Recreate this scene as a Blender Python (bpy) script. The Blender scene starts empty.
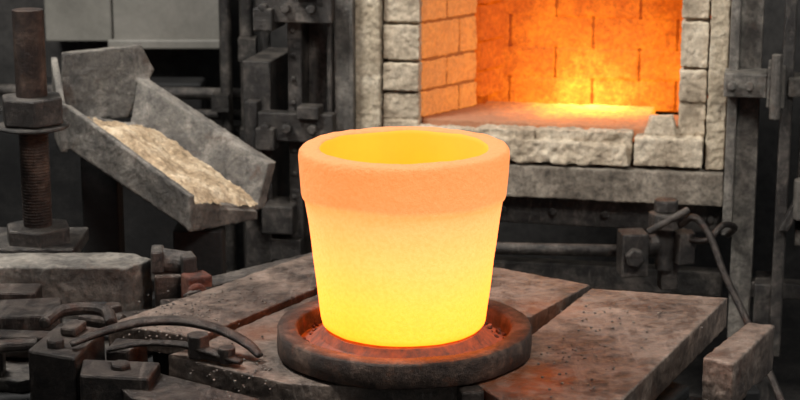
import bpy, bmesh, math, random
from mathutils import Vector, Matrix, noise
random.seed(7)
LIFT = 0.9           # the scene is modelled relative to the table top, then lifted so the floor is z=0
FL = -0.9
T = -0.048
SC = bpy.context.scene
TOPS = []

# ------------------------------------------------------------------ materials
def s2l(c):
    out = []
    for v in c:
        v /= 255.0
        out.append(v/12.92 if v <= 0.04045 else ((v+0.055)/1.055)**2.4)
    return tuple(out) + (1,)

def new_mat(name):
    m = bpy.data.materials.new(name); m.use_nodes = True
    nt = m.node_tree; b = nt.nodes['Principled BSDF']
    return m, nt, b

def N(nt, typ, **kw):
    n = nt.nodes.new(typ)
    for k, v in kw.items(): setattr(n, k, v)
    return n

def noise_node(nt, co, scale, detail=8, rough=0.6, dist=0.0):
    n = N(nt, 'ShaderNodeTexNoise')
    n.inputs['Scale'].default_value = scale; n.inputs['Detail'].default_value = detail
    n.inputs['Roughness'].default_value = rough; n.inputs['Distortion'].default_value = dist
    nt.links.new(co, n.inputs['Vector'])
    return n

def ramp(nt, fac, stops):
    r = N(nt, 'ShaderNodeValToRGB')
    el = r.color_ramp.elements
    while len(el) < len(stops): el.new(0.5)
    for e, (p, c) in zip(el, stops):
        e.position = p; e.color = c
    nt.links.new(fac, r.inputs['Fac'])
    return r

def mix(nt, fac, a, b, mode='MIX'):
    m = N(nt, 'ShaderNodeMix', data_type='RGBA', blend_type=mode)
    if isinstance(fac, (int, float)): m.inputs[0].default_value = fac
    else: nt.links.new(fac, m.inputs[0])
    for i, v in ((6, a), (7, b)):
        if isinstance(v, tuple): m.inputs[i].default_value = v
        else: nt.links.new(v, m.inputs[i])
    return m.outputs[2]

def math_n(nt, op, a, b=0.0, c=0.0):
    m = N(nt, 'ShaderNodeMath', operation=op)
    for i, v in enumerate((a, b, c)):
        if isinstance(v, (int, float)): m.inputs[i].default_value = v
        else: nt.links.new(v, m.inputs[i])
    return m.outputs[0]

def surf(name, c1, c2, c3, scale=6, rough=0.7, metal=0.0, bump=0.4, bscale=90, rust=0.0, rustc=(110, 52, 22), dust=0.0, dustc=(150, 138, 122), contrast=.45, scratch=0, spots=()):
    m, nt, b = new_mat(name)
    co = N(nt, 'ShaderNodeTexCoord').outputs['Object']
    n1 = noise_node(nt, co, scale, 14, 0.72, 0.3)
    r = ramp(nt, n1.outputs['Fac'], [(0.34, s2l(c1)), (0.5, s2l(c2)), (0.66, s2l(c3))])
    col = r.outputs['Color']
    n2 = noise_node(nt, co, bscale, 8, 0.75)
    lo, hi = 1-contrast*1.2, 1+contrast
    r2 = ramp(nt, n2.outputs['Fac'], [(0.34, (lo, lo, lo, 1)), (0.5, (1, 1, 1, 1)), (0.66, (hi, hi, hi, 1))])
    col = mix(nt, 1.0, col, r2.outputs['Color'], 'MULTIPLY')
    if scratch:
        mp = N(nt, 'ShaderNodeMapping'); mp.inputs['Rotation'].default_value = (0, 0, .6); mp.inputs['Scale'].default_value = (60, 5, 20)
        nt.links.new(co, mp.inputs['Vector'])
        ns = noise_node(nt, mp.outputs[0], 1.0, 8, .7, .6)
        rs = ramp(nt, ns.outputs['Fac'], [(0.56, (0, 0, 0, 1)), (0.66, (1, 1, 1, 1))])
        col = mix(nt, math_n(nt, 'MULTIPLY', rs.outputs['Color'], scratch), col, s2l((150, 138, 128)))
    if rust:
        n3 = noise_node(nt, co, scale*1.7, 10, 0.7, 0.5)
        rr = ramp(nt, n3.outputs['Fac'], [(0.62-rust*0.25, (0, 0, 0, 1)), (0.72-rust*0.2, (1, 1, 1, 1))])
        col = mix(nt, math_n(nt, 'MULTIPLY', rr.outputs['Color'], 0.8), col, s2l(rustc))
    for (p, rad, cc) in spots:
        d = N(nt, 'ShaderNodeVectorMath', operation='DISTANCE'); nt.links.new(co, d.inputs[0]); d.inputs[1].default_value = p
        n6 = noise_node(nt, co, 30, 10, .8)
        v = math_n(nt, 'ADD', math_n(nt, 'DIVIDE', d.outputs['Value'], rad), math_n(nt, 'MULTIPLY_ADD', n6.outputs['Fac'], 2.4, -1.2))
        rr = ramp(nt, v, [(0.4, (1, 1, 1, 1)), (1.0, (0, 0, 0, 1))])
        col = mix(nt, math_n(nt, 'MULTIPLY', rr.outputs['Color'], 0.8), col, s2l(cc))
    if dust:
        g = N(nt, 'ShaderNodeNewGeometry')
        sp = N(nt, 'ShaderNodeSeparateXYZ'); nt.links.new(g.outputs['Normal'], sp.inputs[0])
        n4 = noise_node(nt, co, scale*2.3, 14, 0.78)
        rd = ramp(nt, n4.outputs['Fac'], [(0.46, (0, 0, 0, 1)), (0.60, (1, 1, 1, 1))])
        up = math_n(nt, 'MULTIPLY', math_n(nt, 'MAXIMUM', sp.outputs['Z'], 0.15), rd.outputs['Color'])
        col = mix(nt, math_n(nt, 'MULTIPLY', up, dust), col, s2l(dustc))
    nt.links.new(col, b.inputs['Base Color'])
    b.inputs['Roughness'].default_value = rough; b.inputs['Metallic'].default_value = metal
    n5 = noise_node(nt, co, bscale*0.4, 12, 0.8)
    bp = N(nt, 'ShaderNodeBump'); bp.inputs['Strength'].default_value = bump; bp.inputs['Distance'].default_value = 0.012
    nt.links.new(n5.outputs['Fac'], bp.inputs['Height']); nt.links.new(bp.outputs[0], b.inputs['Normal'])
    return m

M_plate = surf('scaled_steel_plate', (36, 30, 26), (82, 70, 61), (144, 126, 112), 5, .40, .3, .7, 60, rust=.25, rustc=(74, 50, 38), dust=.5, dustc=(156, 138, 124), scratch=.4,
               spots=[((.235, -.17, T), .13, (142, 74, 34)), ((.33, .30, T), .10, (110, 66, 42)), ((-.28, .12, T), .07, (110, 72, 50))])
M_tool = surf('oily_tool_steel', (20, 17, 15), (42, 36, 32), (84, 74, 67), 9, .36, .5, .6, 70, rust=.25, rustc=(62, 40, 30), dust=.25, dustc=(118, 106, 96), scratch=.2)
M_dark = surf('dark_steel', (22, 20, 19), (48, 45, 42), (98, 91, 84), 8, .42, .3, .7, 70, dust=.4, dustc=(126, 117, 107), scratch=.2)
M_black = surf('black_steel', (10, 9, 9), (18, 17, 16), (36, 34, 32), 7, .7, .2, .3, 60)
M_grey = surf('grey_steel', (52, 49, 46), (90, 86, 80), (142, 135, 125), 7, .5, .25, .8, 60, rust=.15, rustc=(80, 62, 50), dust=.45, dustc=(154, 145, 132), scratch=.2)
M_post = surf('oiled_rusty_steel', (30, 23, 20), (56, 43, 36), (92, 75, 64), 14, .45, .4, .8, 60, rust=.15, rustc=(80, 50, 36))
M_rust = surf('rusted_steel', (42, 26, 20), (70, 42, 30), (104, 70, 52), 14, .7, .25, .7, 60, rust=.4, rustc=(96, 48, 28))
M_ring = surf('ring_iron', (34, 26, 22), (64, 50, 42), (110, 88, 74), 14, .5, .35, .8, 50, rust=.3, rustc=(98, 58, 36))
M_red = surf('rust_red_casting', (46, 28, 22), (88, 46, 32), (124, 86, 68), 22, .6, .2, .8, 60)
M_brick = surf('fire_brick', (142, 127, 106), (188, 172, 148), (216, 202, 178), 7, .95, 0, 1, 55, contrast=.25)
M_plaster = surf('refractory_plaster', (158, 143, 120), (190, 175, 150), (214, 201, 177), 10, .95, 0, 1, 70, contrast=.25)
M_beam = surf('furnace_beam', (76, 69, 60), (120, 110, 97), (166, 155, 139), 6, .8, .1, .9, 60, dust=.45, dustc=(168, 158, 142))
M_dust = surf('tan_dust', (136, 114, 86), (172, 149, 119), (208, 189, 160), 16, 1, 0, 1, 60, contrast=.3)
M_panel = surf('painted_panel', (92, 89, 82), (110, 107, 99), (124, 120, 112), 2, .6, 0, .1, 40, contrast=.08)
M_wall = surf('wall_sooty', (34, 33, 31), (46, 44, 42), (62, 59, 56), 2, .9, 0, .2, 20)
M_floor = surf('floor_dirt', (30, 27, 25), (50, 46, 42), (76, 70, 64), 4, .9, 0, .4, 40)

def hot_brick(name, centre, rad, stops, strength, base=(150, 110, 80)):
    m, nt, b = new_mat(name)
    co = N(nt, 'ShaderNodeTexCoord').outputs['Object']
    d = N(nt, 'ShaderNodeVectorMath', operation='DISTANCE')
    nt.links.new(co, d.inputs[0]); d.inputs[1].default_value = centre
    nz = noise_node(nt, co, 8, 12, .75)
    dd = math_n(nt, 'ADD', math_n(nt, 'DIVIDE', d.outputs['Value'], rad), math_n(nt, 'MULTIPLY_ADD', nz.outputs['Fac'], 1.0, -.5))
    r = ramp(nt, dd, stops)
    n2 = noise_node(nt, co, 60, 8, .75)
    r2 = ramp(nt, n2.outputs['Fac'], [(0.36, (.66, .56, .48, 1)), (0.62, (1.12, 1.14, 1.16, 1))])
    col = mix(nt, 1.0, r.outputs['Color'], r2.outputs['Color'], 'MULTIPLY')
    nt.links.new(col, b.inputs['Emission Color']); b.inputs['Emission Strength'].default_value = strength
    b.inputs['Base Color'].default_value = s2l(base); b.inputs['Roughness'].default_value = .95
    bp = N(nt, 'ShaderNodeBump'); bp.inputs['Strength'].default_value = .9; bp.inputs['Distance'].default_value = .012
    nt.links.new(n2.outputs['Fac'], bp.inputs['Height']); nt.links.new(bp.outputs[0], b.inputs['Normal'])
    return m

HOT = (.633, 2.24, .05)
M_hot = hot_brick('glowing_brick', HOT, .64, [(0.0, (2.4, .85, .06, 1)), (.25, (1.3, .30, .012, 1)), (.6, (.70, .11, .004, 1)), (1.0, (.42, .046, .001, 1))], 1.0, (105, 52, 24))
M_mortar = hot_brick('glowing_mortar', HOT, .64, [(0.0, (1.2, .32, .02, 1)), (.25, (.75, .14, .006, 1)), (.6, (.38, .045, .002, 1)), (1.0, (.20, .018, .001, 1))], 1.0, (60, 32, 18))
M_mortar2 = hot_brick('jamb_mortar', HOT, .9, [(0.0, (.6, .18, .03, 1)), (.5, (.34, .085, .014, 1)), (1.0, (.2, .05, .010, 1))], 1.0, (90, 58, 38))
M_hotside = hot_brick('glowing_jamb', HOT, .9, [(0.0, (1.0, .38, .05, 1)), (.5, (.66, .19, .027, 1)), (1.0, (.42, .13, .030, 1))], .9, (170, 122, 82))
M_hearth = hot_brick('hearth_tile', HOT, .40, [(0.0, (6.0, 2.6, .35, 1)), (.3, (2.4, .72, .05, 1)), (.65, (.55, .13, .012, 1)), (1.0, (.12, .024, .003, 1))], 1.0, (160, 120, 92))

def crucible_mat():
    m, nt, b = new_mat('white_hot_ceramic')
    co = N(nt, 'ShaderNodeTexCoord').outputs['Object']
    sp = N(nt, 'ShaderNodeSeparateXYZ'); nt.links.new(co, sp.inputs[0])
    nz = noise_node(nt, co, 4, 3, .5)
    z = math_n(nt, 'ADD', math_n(nt, 'DIVIDE', sp.outputs['Z'], .375), math_n(nt, 'MULTIPLY_ADD', nz.outputs['Fac'], .08, -.04))
    r = ramp(nt, z, [(0.0, (4.6, .56, .02, 1)), (0.06, (4.6, .80, .04, 1)), (0.22, (4.4, .82, .075, 1)), (0.45, (3.4, .72, .15, 1)), (0.66, (2.2, .58, .16, 1)), (0.735, (1.7, .48, .13, 1)), (0.76, (1.14, .35, .095, 1)), (1.0, (1.02, .285, .065, 1))])
    n2 = noise_node(nt, co, 130, 3, .5)
    r2 = ramp(nt, n2.outputs['Fac'], [(0.34, (.97, .93, .86, 1)), (0.60, (1.02, 1.02, 1.04, 1))])
    col = mix(nt, 1.0, r.outputs['Color'], r2.outputs['Color'], 'MULTIPLY')
    nt.links.new(col, b.inputs['Emission Color']); b.inputs['Emission Strength'].default_value = 1.0
    b.inputs['Base Color'].default_value = (.26, .14, .07, 1); b.inputs['Roughness'].default_value = .9
    n3 = noise_node(nt, co, 70, 6, .7)
    bp = N(nt, 'ShaderNodeBump'); bp.inputs['Strength'].default_value = 1; bp.inputs['Distance'].default_value = .010
    nt.links.new(n3.outputs['Fac'], bp.inputs['Height']); nt.links.new(bp.outputs[0], b.inputs['Normal'])
    return m
M_cruc = crucible_mat()
def glow(name, c, base=(.3, .12, .05, 1), scale=28, lo=.6):
    m, nt, b = new_mat(name)
    co = N(nt, 'ShaderNodeTexCoord').outputs['Object']
    nz = noise_node(nt, co, scale, 8, .7)
    r = ramp(nt, nz.outputs['Fac'], [(0.35, tuple(v*lo for v in c[:3])+(1,)), (0.65, c)])
    nt.links.new(r.outputs['Color'], b.inputs['Emission Color']); b.inputs['Emission Strength'].default_value = 1
    b.inputs['Base Color'].default_value = base; b.inputs['Roughness'].default_value = .8
    return m
M_inner = glow('molten_lining', (2.0, .50, .006, 1), (.2, .1, .02, 1), scale=6, lo=.88)
M_ember = glow('ember_bed', (.35, .04, .002, 1), (.10, .045, .03, 1), scale=40, lo=.05)

# ------------------------------------------------------------------ mesh helpers
class B:
    def __init__(s, name, mat, parent=None, bevel=0.004, voxel=0, disp=0, dscale=.04, smooth=False, seg=2):
        s.name, s.mats, s.parent = name, (mat if isinstance(mat, list) else [mat]), parent
        s.bevel, s.voxel, s.disp, s.dscale, s.smooth, s.seg = bevel, voxel, disp, dscale, smooth, seg
        s.bm = bmesh.new(); s.mi = 0
    def solid(s, bot, top):
        n = len(bot)
        vb = [s.bm.verts.new(p) for p in bot]; vt = [s.bm.verts.new(p) for p in top]
        fs = [s.bm.faces.new(vb[::-1]), s.bm.faces.new(vt)]
        for i in range(n):
            j = (i+1) % n
            fs.append(s.bm.faces.new((vb[i], vb[j], vt[j], vt[i])))
        for f in fs: f.material_index = s.mi
        return s
    def prism(s, poly, z0, z1):
        return s.solid([(x, y, z0) for x, y in poly], [(x, y, z1) for x, y in poly])
    def box(s, c, size, rz=0, rx=0, ry=0):
        M = Matrix.Translation(c) @ Matrix.Rotation(rz, 4, 'Z') @ Matrix.Rotation(ry, 4, 'Y') @ Matrix.Rotation(rx, 4, 'X')
        h = [v/2 for v in size]
        q = [(-1, -1), (1, -1), (1, 1), (-1, 1)]
        return s.solid([M @ Vector((a*h[0], b*h[1], -h[2])) for a, b in q], [M @ Vector((a*h[0], b*h[1], h[2])) for a, b in q])
    def ab(s, x0, x1, y0, y1, z0, z1):
        return s.box(((x0+x1)/2, (y0+y1)/2, (z0+z1)/2), (abs(x1-x0), abs(y1-y0), abs(z1-z0)))
    def slab(s, pts, vec):
        pts = [Vector(p) for p in pts]; v = Vector(vec)
        return s.solid(pts, [p+v for p in pts])
    def cyl(s, p0, p1, r, n=24, r2=None):
        p0, p1 = Vector(p0), Vector(p1); d = (p1-p0).normalized()
        a = d.orthogonal().normalized(); b = d.cross(a)
        r2 = r if r2 is None else r2
        ring = lambda p, rr: [p + a*rr*math.cos(2*math.pi*i/n) + b*rr*math.sin(2*math.pi*i/n) for i in range(n)]
        return s.solid(ring(p0, r), ring(p1, r2))
    def tube(s, pts, radii, n=14, flat=1.0):
        pts = [Vector(p) for p in pts]
        if not isinstance(radii, (list, tuple)): radii = [radii]*len(pts)
        P, R = [], []
        for i in range(len(pts)-1):
            a, b_, c, d = pts[max(i-1, 0)], pts[i], pts[i+1], pts[min(i+2, len(pts)-1)]
            for k in range(5):
                t = k/5
                P.append(.5*((2*b_)+(c-a)*t+(2*a-5*b_+4*c-d)*t*t+(3*b_-a-3*c+d)*t**3)); R.append(radii[i]*(1-t)+radii[i+1]*t)
        P.append(pts[-1]); R.append(radii[-1]); pts, radii = P, R
        rings = []
        up = Vector((0, 0, 1))
        for i, p in enumerate(pts):
            d = (pts[min(i+1, len(pts)-1)]-pts[max(i-1, 0)]).normalized()
            a = d.cross(up)
            if a.length < .05: a = Vector((1, 0, 0))
            a.normalize(); b = a.cross(d).normalized()
            r = radii[i]
            rings.append([s.bm.verts.new(p + a*r*math.cos(2*math.pi*k/n) + b*r*flat*math.sin(2*math.pi*k/n)) for k in range(n)])
        for i in range(len(rings)-1):
            for k in range(n):
                s.bm.faces.new((rings[i][k], rings[i][(k+1) % n], rings[i+1][(k+1) % n], rings[i+1][k])).material_index = s.mi
        s.bm.faces.new(rings[0][::-1]); s.bm.faces.new(rings[-1])
        return s
    def lathe(s, prof, c, n=128, jit=0, mids=None):
        rings = []
        for r, z in prof:
            row = []
            for i in range(n):
                a = 2*math.pi*i/n
                p = Vector((r*math.cos(a), r*math.sin(a), z))
                if jit: p += p.normalized()*jit*(noise.noise(p*9) + .5*noise.noise(p*40))
                row.append(s.bm.verts.new(p + Vector(c)))
            rings.append(row)
        for i in range(len(rings)-1):
            for k in range(n):
                f = s.bm.faces.new((rings[i][k], rings[i][(k+1) % n], rings[i+1][(k+1) % n], rings[i+1][k]))
                f.material_index = mids[i] if mids else s.mi
        f = s.bm.faces.new(rings[0][::-1]); f = s.bm.faces.new(rings[-1]); f.material_index = mids[-1] if mids else s.mi
        return s
    def done(s):
        bmesh.ops.recalc_face_normals(s.bm, faces=s.bm.faces)
        me = bpy.data.meshes.new(s.name); s.bm.to_mesh(me); s.bm.free()
        for m in s.mats: me.materials.append(m)
        o = bpy.data.objects.new(s.name, me); SC.collection.objects.link(o)
        if s.parent: o.parent = s.parent
        else: TOPS.append(o)
        if s.voxel:
            r = o.modifiers.new('remesh', 'REMESH'); r.mode = 'VOXEL'; r.voxel_size = s.voxel; r.use_smooth_shade = True
        elif s.bevel:
            r = o.modifiers.new('bevel', 'BEVEL'); r.width = s.bevel; r.segments = s.seg; r.limit_method = 'ANGLE'; r.angle_limit = math.radians(40)
        if s.disp:
            t = bpy.data.textures.new(s.name+'_t', 'CLOUDS'); t.noise_scale = s.dscale; t.noise_depth = 5
            r = o.modifiers.new('chip', 'DISPLACE'); r.texture = t; r.strength = s.disp; r.mid_level = .5; r.texture_coords = 'LOCAL'
        if s.smooth:
            for p in me.polygons: p.use_smooth = True
        return o
def empty(name, loc=(0, 0, 0)):
    e = bpy.data.objects.new(name, None); SC.collection.objects.link(e); e.empty_display_size = .1; TOPS.append(e)
    return e

# ------------------------------------------------------------------ crucible
CX, CY = .008, .012
prof = [(.150, .0), (.160, .001), (.1660, .006), (.1680, .014), (.170, .03), (.1722, .05), (.1768, .09), (.1828, .14), (.1876, .18), (.1925, .22), (.1985, .262), (.2000, .2655), (.2035, .268), (.2050, .274), (.2080, .31), (.2108, .350), (.2100, .361), (.206, .3665), (.203, .368),
        (.174, .369), (.169, .366), (.166, .358), (.160, .30), (.152, .2), (.142, .1), (.130, .05), (.10, .035)]
mids = [0]*20 + [1]*7
o = B('crucible', [M_cruc, M_inner], bevel=0, smooth=True)
o.lathe(prof, (CX, CY, .006), 240, .0028, mids); cr = o.done()

# ------------------------------------------------------------------ ring + embers
ring = empty('casting_ring')
o = B('iron_ring', M_ring, ring, bevel=0, smooth=True)
o.lathe([(.253, T+.003), (.2585, T+.007), (.2595, T+.03), (.2585, T+.050), (.256, T+.055), (.240, T+.056), (.222, T+.056), (.217, T+.052), (.215, T+.03), (.212, T+.012), (.05, T+.012)], (CX, 0, 0), 160, .004)
o.done()
o = B('ember_bed', M_ember, ring, bevel=0, smooth=False)
o.lathe([(.208, T+.012), (.213, T+.018), (.19, T+.022), (.172, T+.036), (.16, T+.052), (.10, T+.052)], (CX, .003, 0), 90, .008)
o.done()
o = B('ember_chunks', [M_ember, M_rust], ring, bevel=0)
for i in range(120):
    a = random.uniform(0, 2*math.pi); r = random.uniform(.180, .209)
    s_ = random.uniform(.002, .007)
    M = Matrix.Translation((CX+r*math.cos(a), .004+r*math.sin(a), T+.023)) @ Matrix.Rotation(random.random()*6, 4, Vector((random.random(), random.random(), 1)).normalized()) @ Matrix.Diagonal((s_, s_*random.uniform(.6, 1.4), s_*.7, 1))
    n0 = len(o.bm.faces)
    bmesh.ops.create_icosphere(o.bm, subdivisions=1, radius=1, matrix=M)
    o.bm.faces.ensure_lookup_table()
    mi = 0 if random.random() < .3 else 1
    for f in o.bm.faces[n0:]: f.material_index = mi
o.done()

# ------------------------------------------------------------------ work table
tab = empty('steel_work_table')
def plate(name, poly, z1, th, mat=M_plate):
    o = B(name, mat, tab, bevel=0, voxel=.0036, disp=.0045, dscale=.02)
    o.prism(poly, z1-th, z1); return o.done()
plate('plate_a', [(-.625, .18), (-.42, .09), (-.194, .45), (-.13, .74), (-.219, .76)], T, .05)
plate('plate_b', [(-.112, .74), (.236, .63), (.438, .486), (.285, .24), (.0, .1), (-.172, .445)], T-.002, .05)
plate('plate_c', [(-.47, -.03), (-.22, -.20), (-.02, -.235), (.12, -.21), (.266, .225), (-.005, .085), (-.176, .425), (-.40, .065)], T-.002, .055)
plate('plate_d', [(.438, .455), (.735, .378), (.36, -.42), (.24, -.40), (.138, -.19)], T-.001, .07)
plate('plate_e', [(.610, -.046), (.746, .191), (.800, .171), (.665, -.09)], T, .10)
plate('plate_f', [(-.62, -.02), (-.49, -.05), (-.25, -.225), (-.34, -.34), (-.52, -.20)], T-.03, .05, M_tool)
plate('plate_g', [(-.45, .62), (-.20, .86), (-.10, .84), (-.235, .775), (-.50, .46)], T-.02, .04, M_dark)
plate('plate_h', [(-1.05, .55), (-.68, .54), (-.52, .44), (-.64, .20), (-.80, .10), (-1.05, .16)], T-.10, .03, M_dark)
o = B('frame', M_black, tab, bevel=.005)
o.prism([(-1.05, -.45), (.30, -.45), (.62, .15), (.36, .42), (.0, .66), (-.3, .69), (-1.05, .69)], T-.22, T-.13)  # near-black deck under the plates, its colour supplies the shade in the gaps
for x, y in ((-.95, -.35), (.2, -.35), (.3, .35), (-.95, .64), (.45, .1)):
    o.ab(x-.04, x+.04, y-.04, y+.04, FL, T-.21)
for x, y in ((-.5, .2), (-.4, .5), (-.25, .0), (-.1, -.17), (.05, .1), (.05, -.16), (.08, .55), (.33, .38), (.3, -.3), (.4, .0), (-.4, -.22), (-.7, .45), (-.18, .66)):
    o.ab(x-.03, x+.03, y-.03, y+.03, T-.14, T-.045 if x > -.35 else T-.04)
o.prism([(.30, -.45), (.62, .15), (.72, .10), (.45, -.42)], T-.22, T-.15)
o.ab(.66, .74, .0, .12, FL, T-.09)
o.done()
o = B('spacer_blocks', M_tool, tab, bevel=.004)
o.box((.135, -.235, T-.035), (.045, .04, .07), .2); o.box((-.03, -.26, T-.06), (.04, .03, .08), .1)
o.box((.52, -.28, T-.12), (.10, .05, .06), .9); o.box((.56, -.15, T-.12), (.06, .05, .05), .4)
o.box((.60, -.20, T-.115), (.03, .12, .05), -.5); o.cyl((.63, -.12, T-.15), (.63, -.12, T-.08), .022, 6)
o.done()

# left blocks
o = B('steel_ingot_block', M_grey, bevel=0, voxel=.0045, disp=.010, dscale=.04)
o.prism([(-1.08, .57), (-.64, .555), (-.59, .63), (-.65, .69), (-1.08, .69)], T-.128, T+.02); o.done()
o = B('screw_clamp', [M_tool, M_red, M_dark], bevel=.006)
o.box((-.530, .60, T-.06), (.10, .08, .12), .1); o.mi = 2
o.cyl((-.565, .60, T+.025), (-.50, .60, T+.015), .030, 20); o.box((-.572, .60, T+.028), (.03, .07, .055), .1); o.box((-.50, .585, T+.02), (.035, .06, .05), .3)
o.mi = 1
o.box((-.475, .545, T-.03), (.06, .055, .075), .5); o.cyl((-.475, .52, T-.03), (-.468, .505, T-.03), .024, 18); o.mi = 0
o.box((-.52, .50, T-.075), (.07, .05, .06), .2)
o.done()
o = B('shackle_block', M_tool, bevel=.006)
o.prism([(-.754, -.03), (-.723, .16), (-.62, .117), (-.648, -.083)], T-.128, T+.01)
o.prism([(-.64, -.04), (-.48, -.06), (-.49, -.16), (-.63, -.14)], T-.128, T-.005)
o.prism([(-.705, .06), (-.69, .12), (-.655, .11), (-.67, .05)], T+.01, T+.03)
o.cyl((-.70, -.01, T+.005), (-.70, -.01, T+.028), .02, 6)
o.prism([(-.61, .05), (-.60, .13), (-.53, .12), (-.56, .04)], T-.128, T-.015)
o.cyl((-.555, -.10, T-.01), (-.555, -.10, T+.008), .022, 6)
o.tube([(-.75, .13, T+.015), (-.73, .20, T+.02), (-.68, .225, T+.02), (-.63, .20, T+.02), (-.61, .14, T+.012)], .014, 12)
o.done()
o = B('steel_offcuts', M_tool, tab, bevel=.005)
o.box((-.84, .36, T-.055), (.16, .14, .075), .15); o.box((-.90, .25, T-.066), (.30, .05, .05), -.1)
o.box((-.93, -.0, T-.09), (.20, .10, .07), .1); o.box((-.90, -.2, T-.08), (.22, .14, .09), .0); o.box((-.97, .13, T-.08), (.26, .05, .08), .1)
o.box((-.92, .48, T-.05), (.18, .08, .085), .0)
o.cyl((-.95, .06, T-.02), (-.76, .10, T-.02), .014, 14); o.cyl((-.72, .40, T-.055), (-.62, .36, T-.055), .02, 16)
o.box((-.60, .42, T-.075), (.08, .05, .05), .4); o.box((-.70, .30, T-.08), (.06, .06, .04), .2)
o.cyl((-.66, .46, T-.08), (-.66, .46, T-.04), .024, 6)
o.done()

# tongs
o = B('forging_tongs', M_tool, bevel=0, smooth=True)
P = [(-.665, -.03, T+.022), (-.60, .00, T+.040), (-.52, .020, T+.054), (-.44, .015, T+.056), (-.37, -.01, T+.048), (-.31, -.045, T+.030), (-.28, -.075, T+.012)]
o.tube(P, [.010, .014, .016, .016, .015, .014, .009], 16, .6)
P2 = [(-.59, -.035, T+.012), (-.52, -.025, T+.022), (-.45, -.035, T+.024), (-.40, -.06, T+.022), (-.345, -.09, T+.014), (-.315, -.11, T+.010)]
o.tube(P2, [.008, .010, .011, .014, .013, .008], 14, .6)
o.done()
t_ = B('tong_pivot', M_tool, bevel=.003); t_.cyl((-.405, -.05, T+.002), (-.405, -.05, T+.05), .024, 6); t_.cyl((-.345, -.085, T+.002), (-.345, -.085, T+.034), .018, 12); t_.box((-.375, -.065, T+.012), (.07, .03, .02), -.5)
p_ = t_.done(); TOPS.remove(p_); p_.parent = bpy.data.objects['forging_tongs']

# grit
o = B('slag_grit', M_grey, bevel=0)
for i in range(420):
    x, y = random.choice([(-.45, .30), (-.45, .25), (-.33, .40), (.35, -.05), (.45, .2), (-.3, -.1), (-.5, .15)])
    x += random.gauss(0, .06); y += random.gauss(0, .09)
    if math.hypot(x, y) < .275: continue
    s_ = random.uniform(.001, .0035)
    M = Matrix.Translation((x, y, T+s_*.3)) @ Matrix.Diagonal((s_, s_*1.3, s_*.7, 1))
    bmesh.ops.create_icosphere(o.bm, subdivisions=1, radius=1, matrix=M)
g_ = o.done(); TOPS.remove(g_); g_.parent = tab

# ------------------------------------------------------------------ post at left
post = empty('screw_post')
o = B('shaft', M_post, post, bevel=.004)
o.cyl((-.892, .80, -.02), (-.892, .80, .30), .034, 32); o.cyl((-.892, .80, .28), (-.892, .80, .545), .0375, 32)
for i in range(30):
    zz = .02+i*.0075
    o.cyl((-.892, .80, zz), (-.892, .80, zz+.004), .0362, 28)
o.done()
o = B('nuts', [M_dark, M_grey], post, bevel=.006)
o.cyl((-.892, .80, .268), (-.892, .80, .335), .080, 6); o.cyl((-.892, .80, .256), (-.892, .80, .266), .088, 32)
o.cyl((-.892, .80, -.03), (-.892, .80, .012), .085, 6)
o.ab(-1.05, -.79, .71, .93, -.06, -.025)
o.ab(-1.02, -.82, .74, .90, FL, -.055)
o.done()

# ------------------------------------------------------------------ chute
ch = empty('feed_chute')
P1 = Vector((-.895, 1.25, .230)); P2 = Vector((-.540, 1.01, .035)); P3 = Vector((-.745, 1.55, .25)); P4 = Vector((-.360, 1.31, .055))
Lf1 = Vector((-.885, 1.27, .212)); Lf2 = Vector((-.525, 1.03, .018)); Rf1 = Vector((-.765, 1.50, .140)); Rf2 = Vector((-.392, 1.26, -.050))
dz = Vector((0, 0, -1))
o = B('side_plates', M_grey, ch, bevel=0, voxel=.0042, disp=.005, dscale=.05)
o.slab([P1, P2, P2+dz*.095, P1+dz*.12], (.010, .014, 0))
o.slab([P3, P4, Rf2+dz*.015, Rf1+dz*.015], (.022, .03, 0))
o.slab([Lf1+dz*.005, Lf2+dz*.005, Rf2+dz*.005, Rf1+dz*.005], (0, 0, -.015))
o.slab([P2+dz*.03, Vector((-.385, 1.245, -.06)), Vector((-.385, 1.245, -.085)), P2+dz*.095], (-.012, .008, 0))
o.slab([(-.95, 1.45, .15), (-.775, 1.53, .14), (-.70, 1.58, .27), (-.735, 1.57, .345), (-.94, 1.47, .335)], (-.008, .03, 0))
o.slab([(-.95, 1.45, .33), (-.895, 1.25, .23), (-.895, 1.25, .10), (-.95, 1.45, .10)], (-.02, 0, 0))
o.done()
# heap of tan dust lying in the trough
o = B('dust_bed', M_dust, ch, bevel=0, smooth=True)
nu, nv = 130, 80
grid = []
for i in range(nu+1):
    row = []
    for k_ in range(nv+1):
        u, v = i/nu, k_/nv
        ue = .0 + u*(1.0)
        a_ = Lf1.lerp(Lf2, ue); b_ = Rf1.lerp(Rf2, ue)
        p = a_.lerp(b_, v*1.06-.02)
        edge = min(1, v*6, (1-u)*8+.15, u*5)
        h = -.010 + .022*edge + .012*noise.fractal(p*11, .55, 2.0, 6) + .03*max(0, v-.72)
        row.append(o.bm.verts.new(p + Vector((0, 0, h))))
    grid.append(row)
for i in range(nu):
    for k_ in range(nv):
        o.bm.faces.new((grid[i][k_], grid[i+1][k_], grid[i+1][k_+1], grid[i][k_+1]))
o.done()
o = B('support', M_black, ch, bevel=.005)
o.ab(-.60, -.47, 1.10, 1.20, FL, -.08); o.ab(-.88, -.78, 1.34, 1.44, FL, .11); o.ab(-.9, -.45, 1.16, 1.22, -.35, -.28)
o.done()

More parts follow.
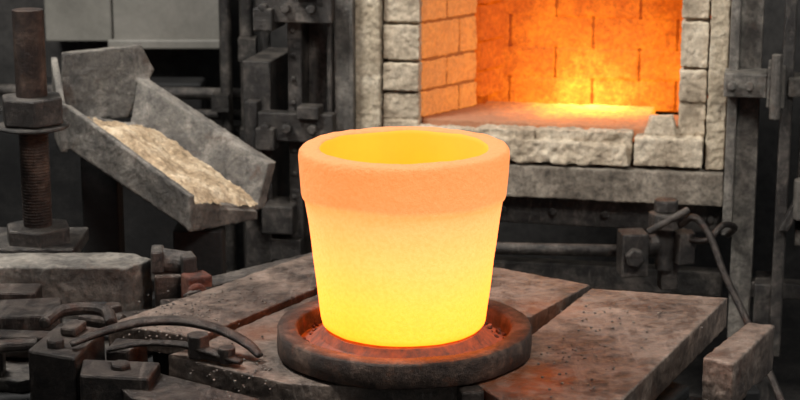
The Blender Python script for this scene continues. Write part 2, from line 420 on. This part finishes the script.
# ------------------------------------------------------------------ furnace
fu = empty('brick_furnace')
PH = math.radians(12)
O = Vector((.065, 2.0, 0)); U = Vector((math.cos(PH), -math.sin(PH), 0)); W = Vector((math.sin(PH), math.cos(PH), 0))
def L(t, w, z): return O + U*t + W*w + Vector((0, 0, z))
def fb(o, t0, t1, w0, w1, z0, z1):
    q = [(t0, w0), (t1, w0), (t1, w1), (t0, w1)]
    o.solid([L(a, b, z0) for a, b in q], [L(a, b, z1) for a, b in q])
j = lambda a: random.uniform(-a, a)
G = .005
VB = .004
o = B('jamb_bricks', M_brick, fu, bevel=0, voxel=VB, disp=.011, dscale=.022)
zs = [-.065, .046, .132, .228, .345, .45, .56, .68, .80]
for a, b in zip(zs[:-1], zs[1:]):
    fb(o, -.118, -.004, -.01+j(.008), .12, a+G, b-G)
zr = [.03, .13, .235, .38, .49, .60, .70, .80]
for a, b in zip(zr[:-1], zr[1:]):
    fb(o, .792, .872, -.01+j(.008), .40, a+G, b-G)
fb(o, .665, .868, -.045, .12, -.060, .026)
o.solid([L(.69, -.03, .035), L(.79, -.03, .035), L(.785, .06, .035), L(.69, .06, .035)], [L(.715, -.015, .085), L(.775, -.02, .09), L(.775, .05, .085), L(.70, .05, .08)])
o.done()
o = B('sill_blocks', M_brick, fu, bevel=0, voxel=VB, disp=.024, dscale=.03)
for a, b in ((-.02, .17), (.178, .36), (.368, .655)):
    fb(o, a, b, -.03+j(.012), .05, -.062, .034+j(.006))
o.solid([L(.18, -.06, -.062), L(.655, -.06, -.062), L(.655, -.0, -.062), L(.18, -.0, -.062)], [L(.22, -.05, .01), L(.64, -.05, -.005), L(.64, -.0, -.005), L(.22, -.0, .01)])
o.done()
o = B('lining_columns', M_plaster, fu, bevel=0, voxel=VB, disp=.012, dscale=.018)
fb(o, -.203, -.124, -.03, .12, -.16, .8); fb(o, .878, .934, -.03, .12, -.065, .8)
o.done()
def sp_seg(o, a, b, f0, f1, off=0, g=G):
    q = [(.20*f0, .02+.36*f0+off), (.20*f1, .02+.36*f1+off), (.20*f1-.08, .02+.36*f1+.07), (.20*f0-.08, .02+.36*f0+.07)]
    o.solid([L(*p, a+g) for p in q], [L(*p, b-g) for p in q])
o = B('splay_wall', M_hotside, fu, bevel=0, voxel=VB, disp=.010, dscale=.025)
om = B('splay_mortar', M_mortar2, fu, bevel=0)
for i, (a, b) in enumerate(zip(zs[1:-1], zs[2:])):
    s0 = .3 if i % 2 else .45
    sp_seg(o, a, b, .0, s0-.013, g=.0055); sp_seg(o, a, b, s0+.013, .66, g=.0055)
sp_seg(om, zs[1], zs[-1], .02, .64, .018, 0)
o.done(); om.done()
o = B('rear_pier', M_hot, fu, bevel=0, voxel=VB, disp=.010, dscale=.03)
for i, (a, b) in enumerate(zip(zs[1:-1], zs[2:])):
    q = [(.150, .24), (.20, .37), (.14, .42), (.06, .30)]
    o.solid([L(*p, a+.0055+.03) for p in q], [L(*p, b-.0055+.03) for p in q])
o.done()
o = B('back_wall_bricks', M_hot, fu, bevel=0, voxel=VB, disp=.012, dscale=.03)
z = .03; i = 0
while z < .78:
    t = -.05 - (.12 if i % 2 else 0)
    while t < .93:
        t1 = t + .27
        if t1 > .12: fb(o, max(t, .1)+.005, min(t1, .95)-.005, .37+j(.006), .45, z+.005, z+.10-.005)
        t = t1
    z += .10; i += 1
o.done()
o = B('back_wall_mortar', M_mortar, fu, bevel=0); fb(o, .08, .92, .382, .452, .03, .8); fb(o, .08, .15, .32, .40, .0, .8); o.done()
o = B('right_wall_bricks', M_hot, fu, bevel=.004)
for i in range(8): fb(o, .80, .88, .13, .40, .045+i*.1, .139+i*.1)
o.done()
o = B('hearth_tiles', M_hearth, fu, bevel=0, voxel=VB, disp=.010, dscale=.03)
for k_ in range(4): fb(o, .0+k_*.2, .193+k_*.2, .02, .244, .0, .047); fb(o, -.1+k_*.2, .094+k_*.2, .250, .42, .0, .046)
o.done()
o = B('chamber_shell', M_black, fu, bevel=.004)
fb(o, -.2, .93, .455, .60, -.17, .86); fb(o, -.20, -.13, .0, .5, -.17, .86); fb(o, .885, .93, .0, .5, -.17, .86)
fb(o, -.2, .93, .06, .5, -.16, .0); fb(o, -.2, .93, .0, .5, .80, .90); fb(o, -.12, .0, .13, .46, .0, .8)
o.mats.append(M_plaster); o.mi = 1
fb(o, -.11, -.008, .02, .12, -.06, .8); fb(o, .80, .87, .02, .12, .0, .8)
o.done()
o = B('bottom_beam', M_beam, fu, bevel=0, voxel=.005, disp=.007, dscale=.03)
fb(o, -.27, .934, -.06, .06, -.172, -.072)
o.done()
o = B('lower_beam', M_dark, fu, bevel=.005)
fb(o, -.27, .94, .0, .08, -.27, -.18); fb(o, -.27, .94, .10, .16, -.50, -.42)
for q in range(6): 
    c = L(.1+q*.16, -.002, -.225); o.cyl(c, c-W*.015, .014, 6)
o.done()
o = B('steel_frame', M_grey, fu, bevel=.004)
fb(o, .936, .965, -.06, .12, -.26, .9); fb(o, .965, 1.03, -.02, .12, FL, .9); fb(o, .93, 1.03, .0, .5, .86, .9)
fb(o, -.262, -.207, -.06, .10, -.26, .9)
fb(o, -.215, -.20, -.065, -.03, -.16, .9)
o.done()
o = B('door_column', [M_dark, M_grey], fu, bevel=.005)
fb(o, -.405, -.36, -.08, .10, FL, .9); fb(o, -.28, -.265, -.08, .10, FL, .9); fb(o, -.36, -.28, -.0, .10, FL, .9)
for q in range(14):
    c = L(-.385, -.08, -.20+q*.075); o.cyl(c, c-W*.010, .009, 6)
for zz in (.03, .40):
    fb(o, -.49, -.25, -.13, -.08, zz-.045, zz+.045)
    fb(o, -.49, -.43, -.16, .0, zz-.07, zz+.0); fb(o, -.36, -.29, -.15, -.08, zz+.03, zz+.07)
    for tt in (-.46, -.39, -.31):
        c = L(tt, -.13, zz+.0); o.cyl(c, c-W*.03, .016, 6)
fb(o, -.48, -.38, -.14, .0, -.31, -.22); fb(o, -.46, -.36, -.12, .0, -.40, -.33)
fb(o, -.56, -.47, -.05, .25, FL, .22); fb(o, -.54, -.50, -.10, -.02, -.25, .1)
o.done()
o = B('door_hinge', M_grey, fu, bevel=.004)
fb(o, .925, 1.05, -.13, -.02, .175, .245); fb(o, 1.05, 1.10, -.15, .0, .15, .27); fb(o, 1.11, 1.17, -.12, .0, .18, .235)
c = L(1.075, -.16, .12); o.cyl(c, c+Vector((0, 0, .19)), .016, 12)
for tt in (.95, 1.0): c = L(tt, -.13, .21); o.cyl(c, c-W*.02, .014, 6)
o.done()
o = B('open_door', [M_dark, M_grey], fu, bevel=.005)
fb(o, 1.15, 1.45, -.06, .0, -.24, .88); fb(o, 1.165, 1.20, -.10, -.05, -.27, .88)
fb(o, 1.03, 1.45, -.02, .04, -.46, -.41)
fb(o, 1.04, 1.10, -.08, .08, FL, -.4)
fb(o, 1.38, 1.45, -.08, .0, FL, -.2)
o.slab([L(1.10, -.14, -.22), L(1.13, -.14, -.22), L(1.30, -.14, .15), L(1.27, -.14, .15)], W*.05)
fb(o, 1.09, 1.125, -.10, .10, -.62, .88)
o.mi = 1
fb(o, 1.15, 1.45, -.10, -.05, -.27, -.22)
fb(o, 1.15, 1.45, -.12, -.04, .17, .20)
c = L(1.17, -.13, -.18); o.cyl(c, c+Vector((0, 0, .12)), .03, 20); 
o.done()

# pipe and clamp assembly below furnace
va = empty('gas_valve_assembly')
o = B('supply_pipe', M_dark, va, bevel=0, smooth=True)
o.cyl((-.15, 1.50, -.225), (.80, 1.50, -.245), .018, 20)
o.done()
o = B('valve_body', M_dark, va, bevel=.005)
o.box((.655, 1.40, -.22), (.075, .08, .125), .1); o.cyl((.655, 1.36, -.22), (.655, 1.33, -.22), .028, 6)
o.cyl((.69, 1.40, -.20), (.83, 1.43, -.19), .03, 20); o.cyl((.745, 1.40, -.27), (.745, 1.40, -.085), .026, 18)
o.cyl((.745, 1.39, -.145), (.745, 1.39, -.10), .050, 6); o.box((.79, 1.40, -.20), (.05, .09, .09), .3)
o.cyl((.745, 1.40, -.10), (.745, 1.40, -.065), .035, 8); o.cyl((.69, 1.36, -.15), (.80, 1.34, -.08), .010, 12)
o.box((.76, 1.42, -.28), (.05, .05, .10), .1)
o.cyl((.66, 1.50, -.235), (.70, 1.50, -.236), .030, 8); o.cyl((.66, 1.5, -.235), (.66, 1.38, -.22), .02, 12)
o.done()
o = B('gas_hose', M_tool, va, bevel=0, smooth=True)
pts = [(.78, 1.36, -.13), (.815, 1.33, -.10), (.85, 1.27, -.14), (.875, 1.18, -.22), (.91, 1.05, -.30), (.94, .92, -.38), (.97, .80, -.47), (1.0, .7, -.62), (1.0, .66, -.80), (1.0, .62, FL+.012)]
o.tube(pts, .010, 12)
o.tube([(.79, 1.38, -.17), (.85, 1.34, -.17), (.90, 1.36, -.13), (.95, 1.45, -.16), (.96, 1.6, -.22)], .009, 12)
o.done()

# ------------------------------------------------------------------ background
wb = B('wall_back', M_wall, bevel=0); wb.ab(-3.2, 3.2, 3.4, 3.5, FL, 2.4); wb = wb.done()
o = B('trim_panel', M_panel, wb, bevel=.006)
o.ab(-1.06, -.66, 3.12, 3.4, .13, 1.2); o.ab(-1.08, -.64, 3.10, 3.13, .10, .135)
o.ab(-1.32, -1.07, 3.16, 3.4, .12, 1.2)
o.done()
o = B('wall_left', M_wall, bevel=0); o.ab(-3.2, -3.1, -1.5, 3.4, FL, 2.4); o.done()
o = B('floor', M_floor, bevel=0); o.ab(-3.2, 3.2, -5, 3.5, FL-.1, FL); o.done()
o = B('pipe_rack', M_dark, bevel=0, smooth=False)
for x, r in ((-.61, .022), (-.535, .025), (-.47, .018)): o.cyl((x, 2.75, FL), (x, 2.75, 1.2), r, 16)
for z_, r in ((.0, .022), (-.075, .018), (-.14, .028)): o.cyl((-1.6, 2.82, z_), (-.50, 2.82, z_-.02), r, 16)
o.ab(-.66, -.60, 2.7, 2.8, -.06, .0); o.ab(-.56, -.50, 2.68, 2.8, .12, .2); o.ab(-.56, -.50, 2.68, 2.8, -.2, -.12)
o.done()
o = B('machine_housing', M_black, bevel=.01)
o.ab(-1.4, -.72, 2.95, 3.09, FL, .0); o.ab(-1.3, -.95, 2.0, 2.4, FL, .02)
o.done()
o = B('ground_rail', M_dark, bevel=.006)
o.ab(-.75, -.42, 1.55, 1.65, -.42, -.34); o.ab(-.72, -.66, 1.56, 1.64, FL, -.42); o.ab(-.5, -.44, 1.56, 1.64, FL, -.42)
o.done()

# ------------------------------------------------------------------ lights
def area(name, loc, target, size, power, col):
    l = bpy.data.lights.new(name, 'AREA'); l.energy = power; l.size = size; l.color = col
    ob = bpy.data.objects.new(name, l); SC.collection.objects.link(ob); ob.location = loc
    ob.rotation_euler = (Vector(target)-Vector(loc)).to_track_quat('-Z', 'Y').to_euler(); TOPS.append(ob)
area('skylight_lamp', (-1.6, .8, 3.0), (-.1, 1.2, 0), .9, 175, (1, .98, .95))
area('workshop_lamp', (1.2, -1.4, 2.5), (.6, 1.8, 0), .7, 80, (1, .97, .93))
def pt(name, loc, power, col, r=.05):
    l = bpy.data.lights.new(name, 'POINT'); l.energy = power; l.color = col; l.shadow_soft_size = r
    ob = bpy.data.objects.new(name, l); SC.collection.objects.link(ob); ob.location = loc; TOPS.append(ob)
pt('burner_flame', L(.48, .27, .13), 1.5, (1, .40, .07), .05)
w = bpy.data.worlds.new('world'); SC.world = w; w.use_nodes = True
w.node_tree.nodes['Background'].inputs[0].default_value = (.90, .95, 1, 1)
w.node_tree.nodes['Background'].inputs[1].default_value = .22

# ------------------------------------------------------------------ camera
cam = bpy.data.cameras.new('camera'); cam.lens = 81; cam.sensor_width = 36; cam.clip_end = 50
cam.dof.use_dof = True; cam.dof.focus_distance = 3.6; cam.dof.aperture_fstop = 7
co = bpy.data.objects.new('camera', cam); SC.collection.objects.link(co)
co.location = (0, -3.5, 1.10); co.rotation_euler = (math.radians(90-13.4), 0, 0); TOPS.append(co)
SC.camera = co
SC.view_settings.view_transform = 'Standard'
for t in TOPS: t.location.z += LIFT
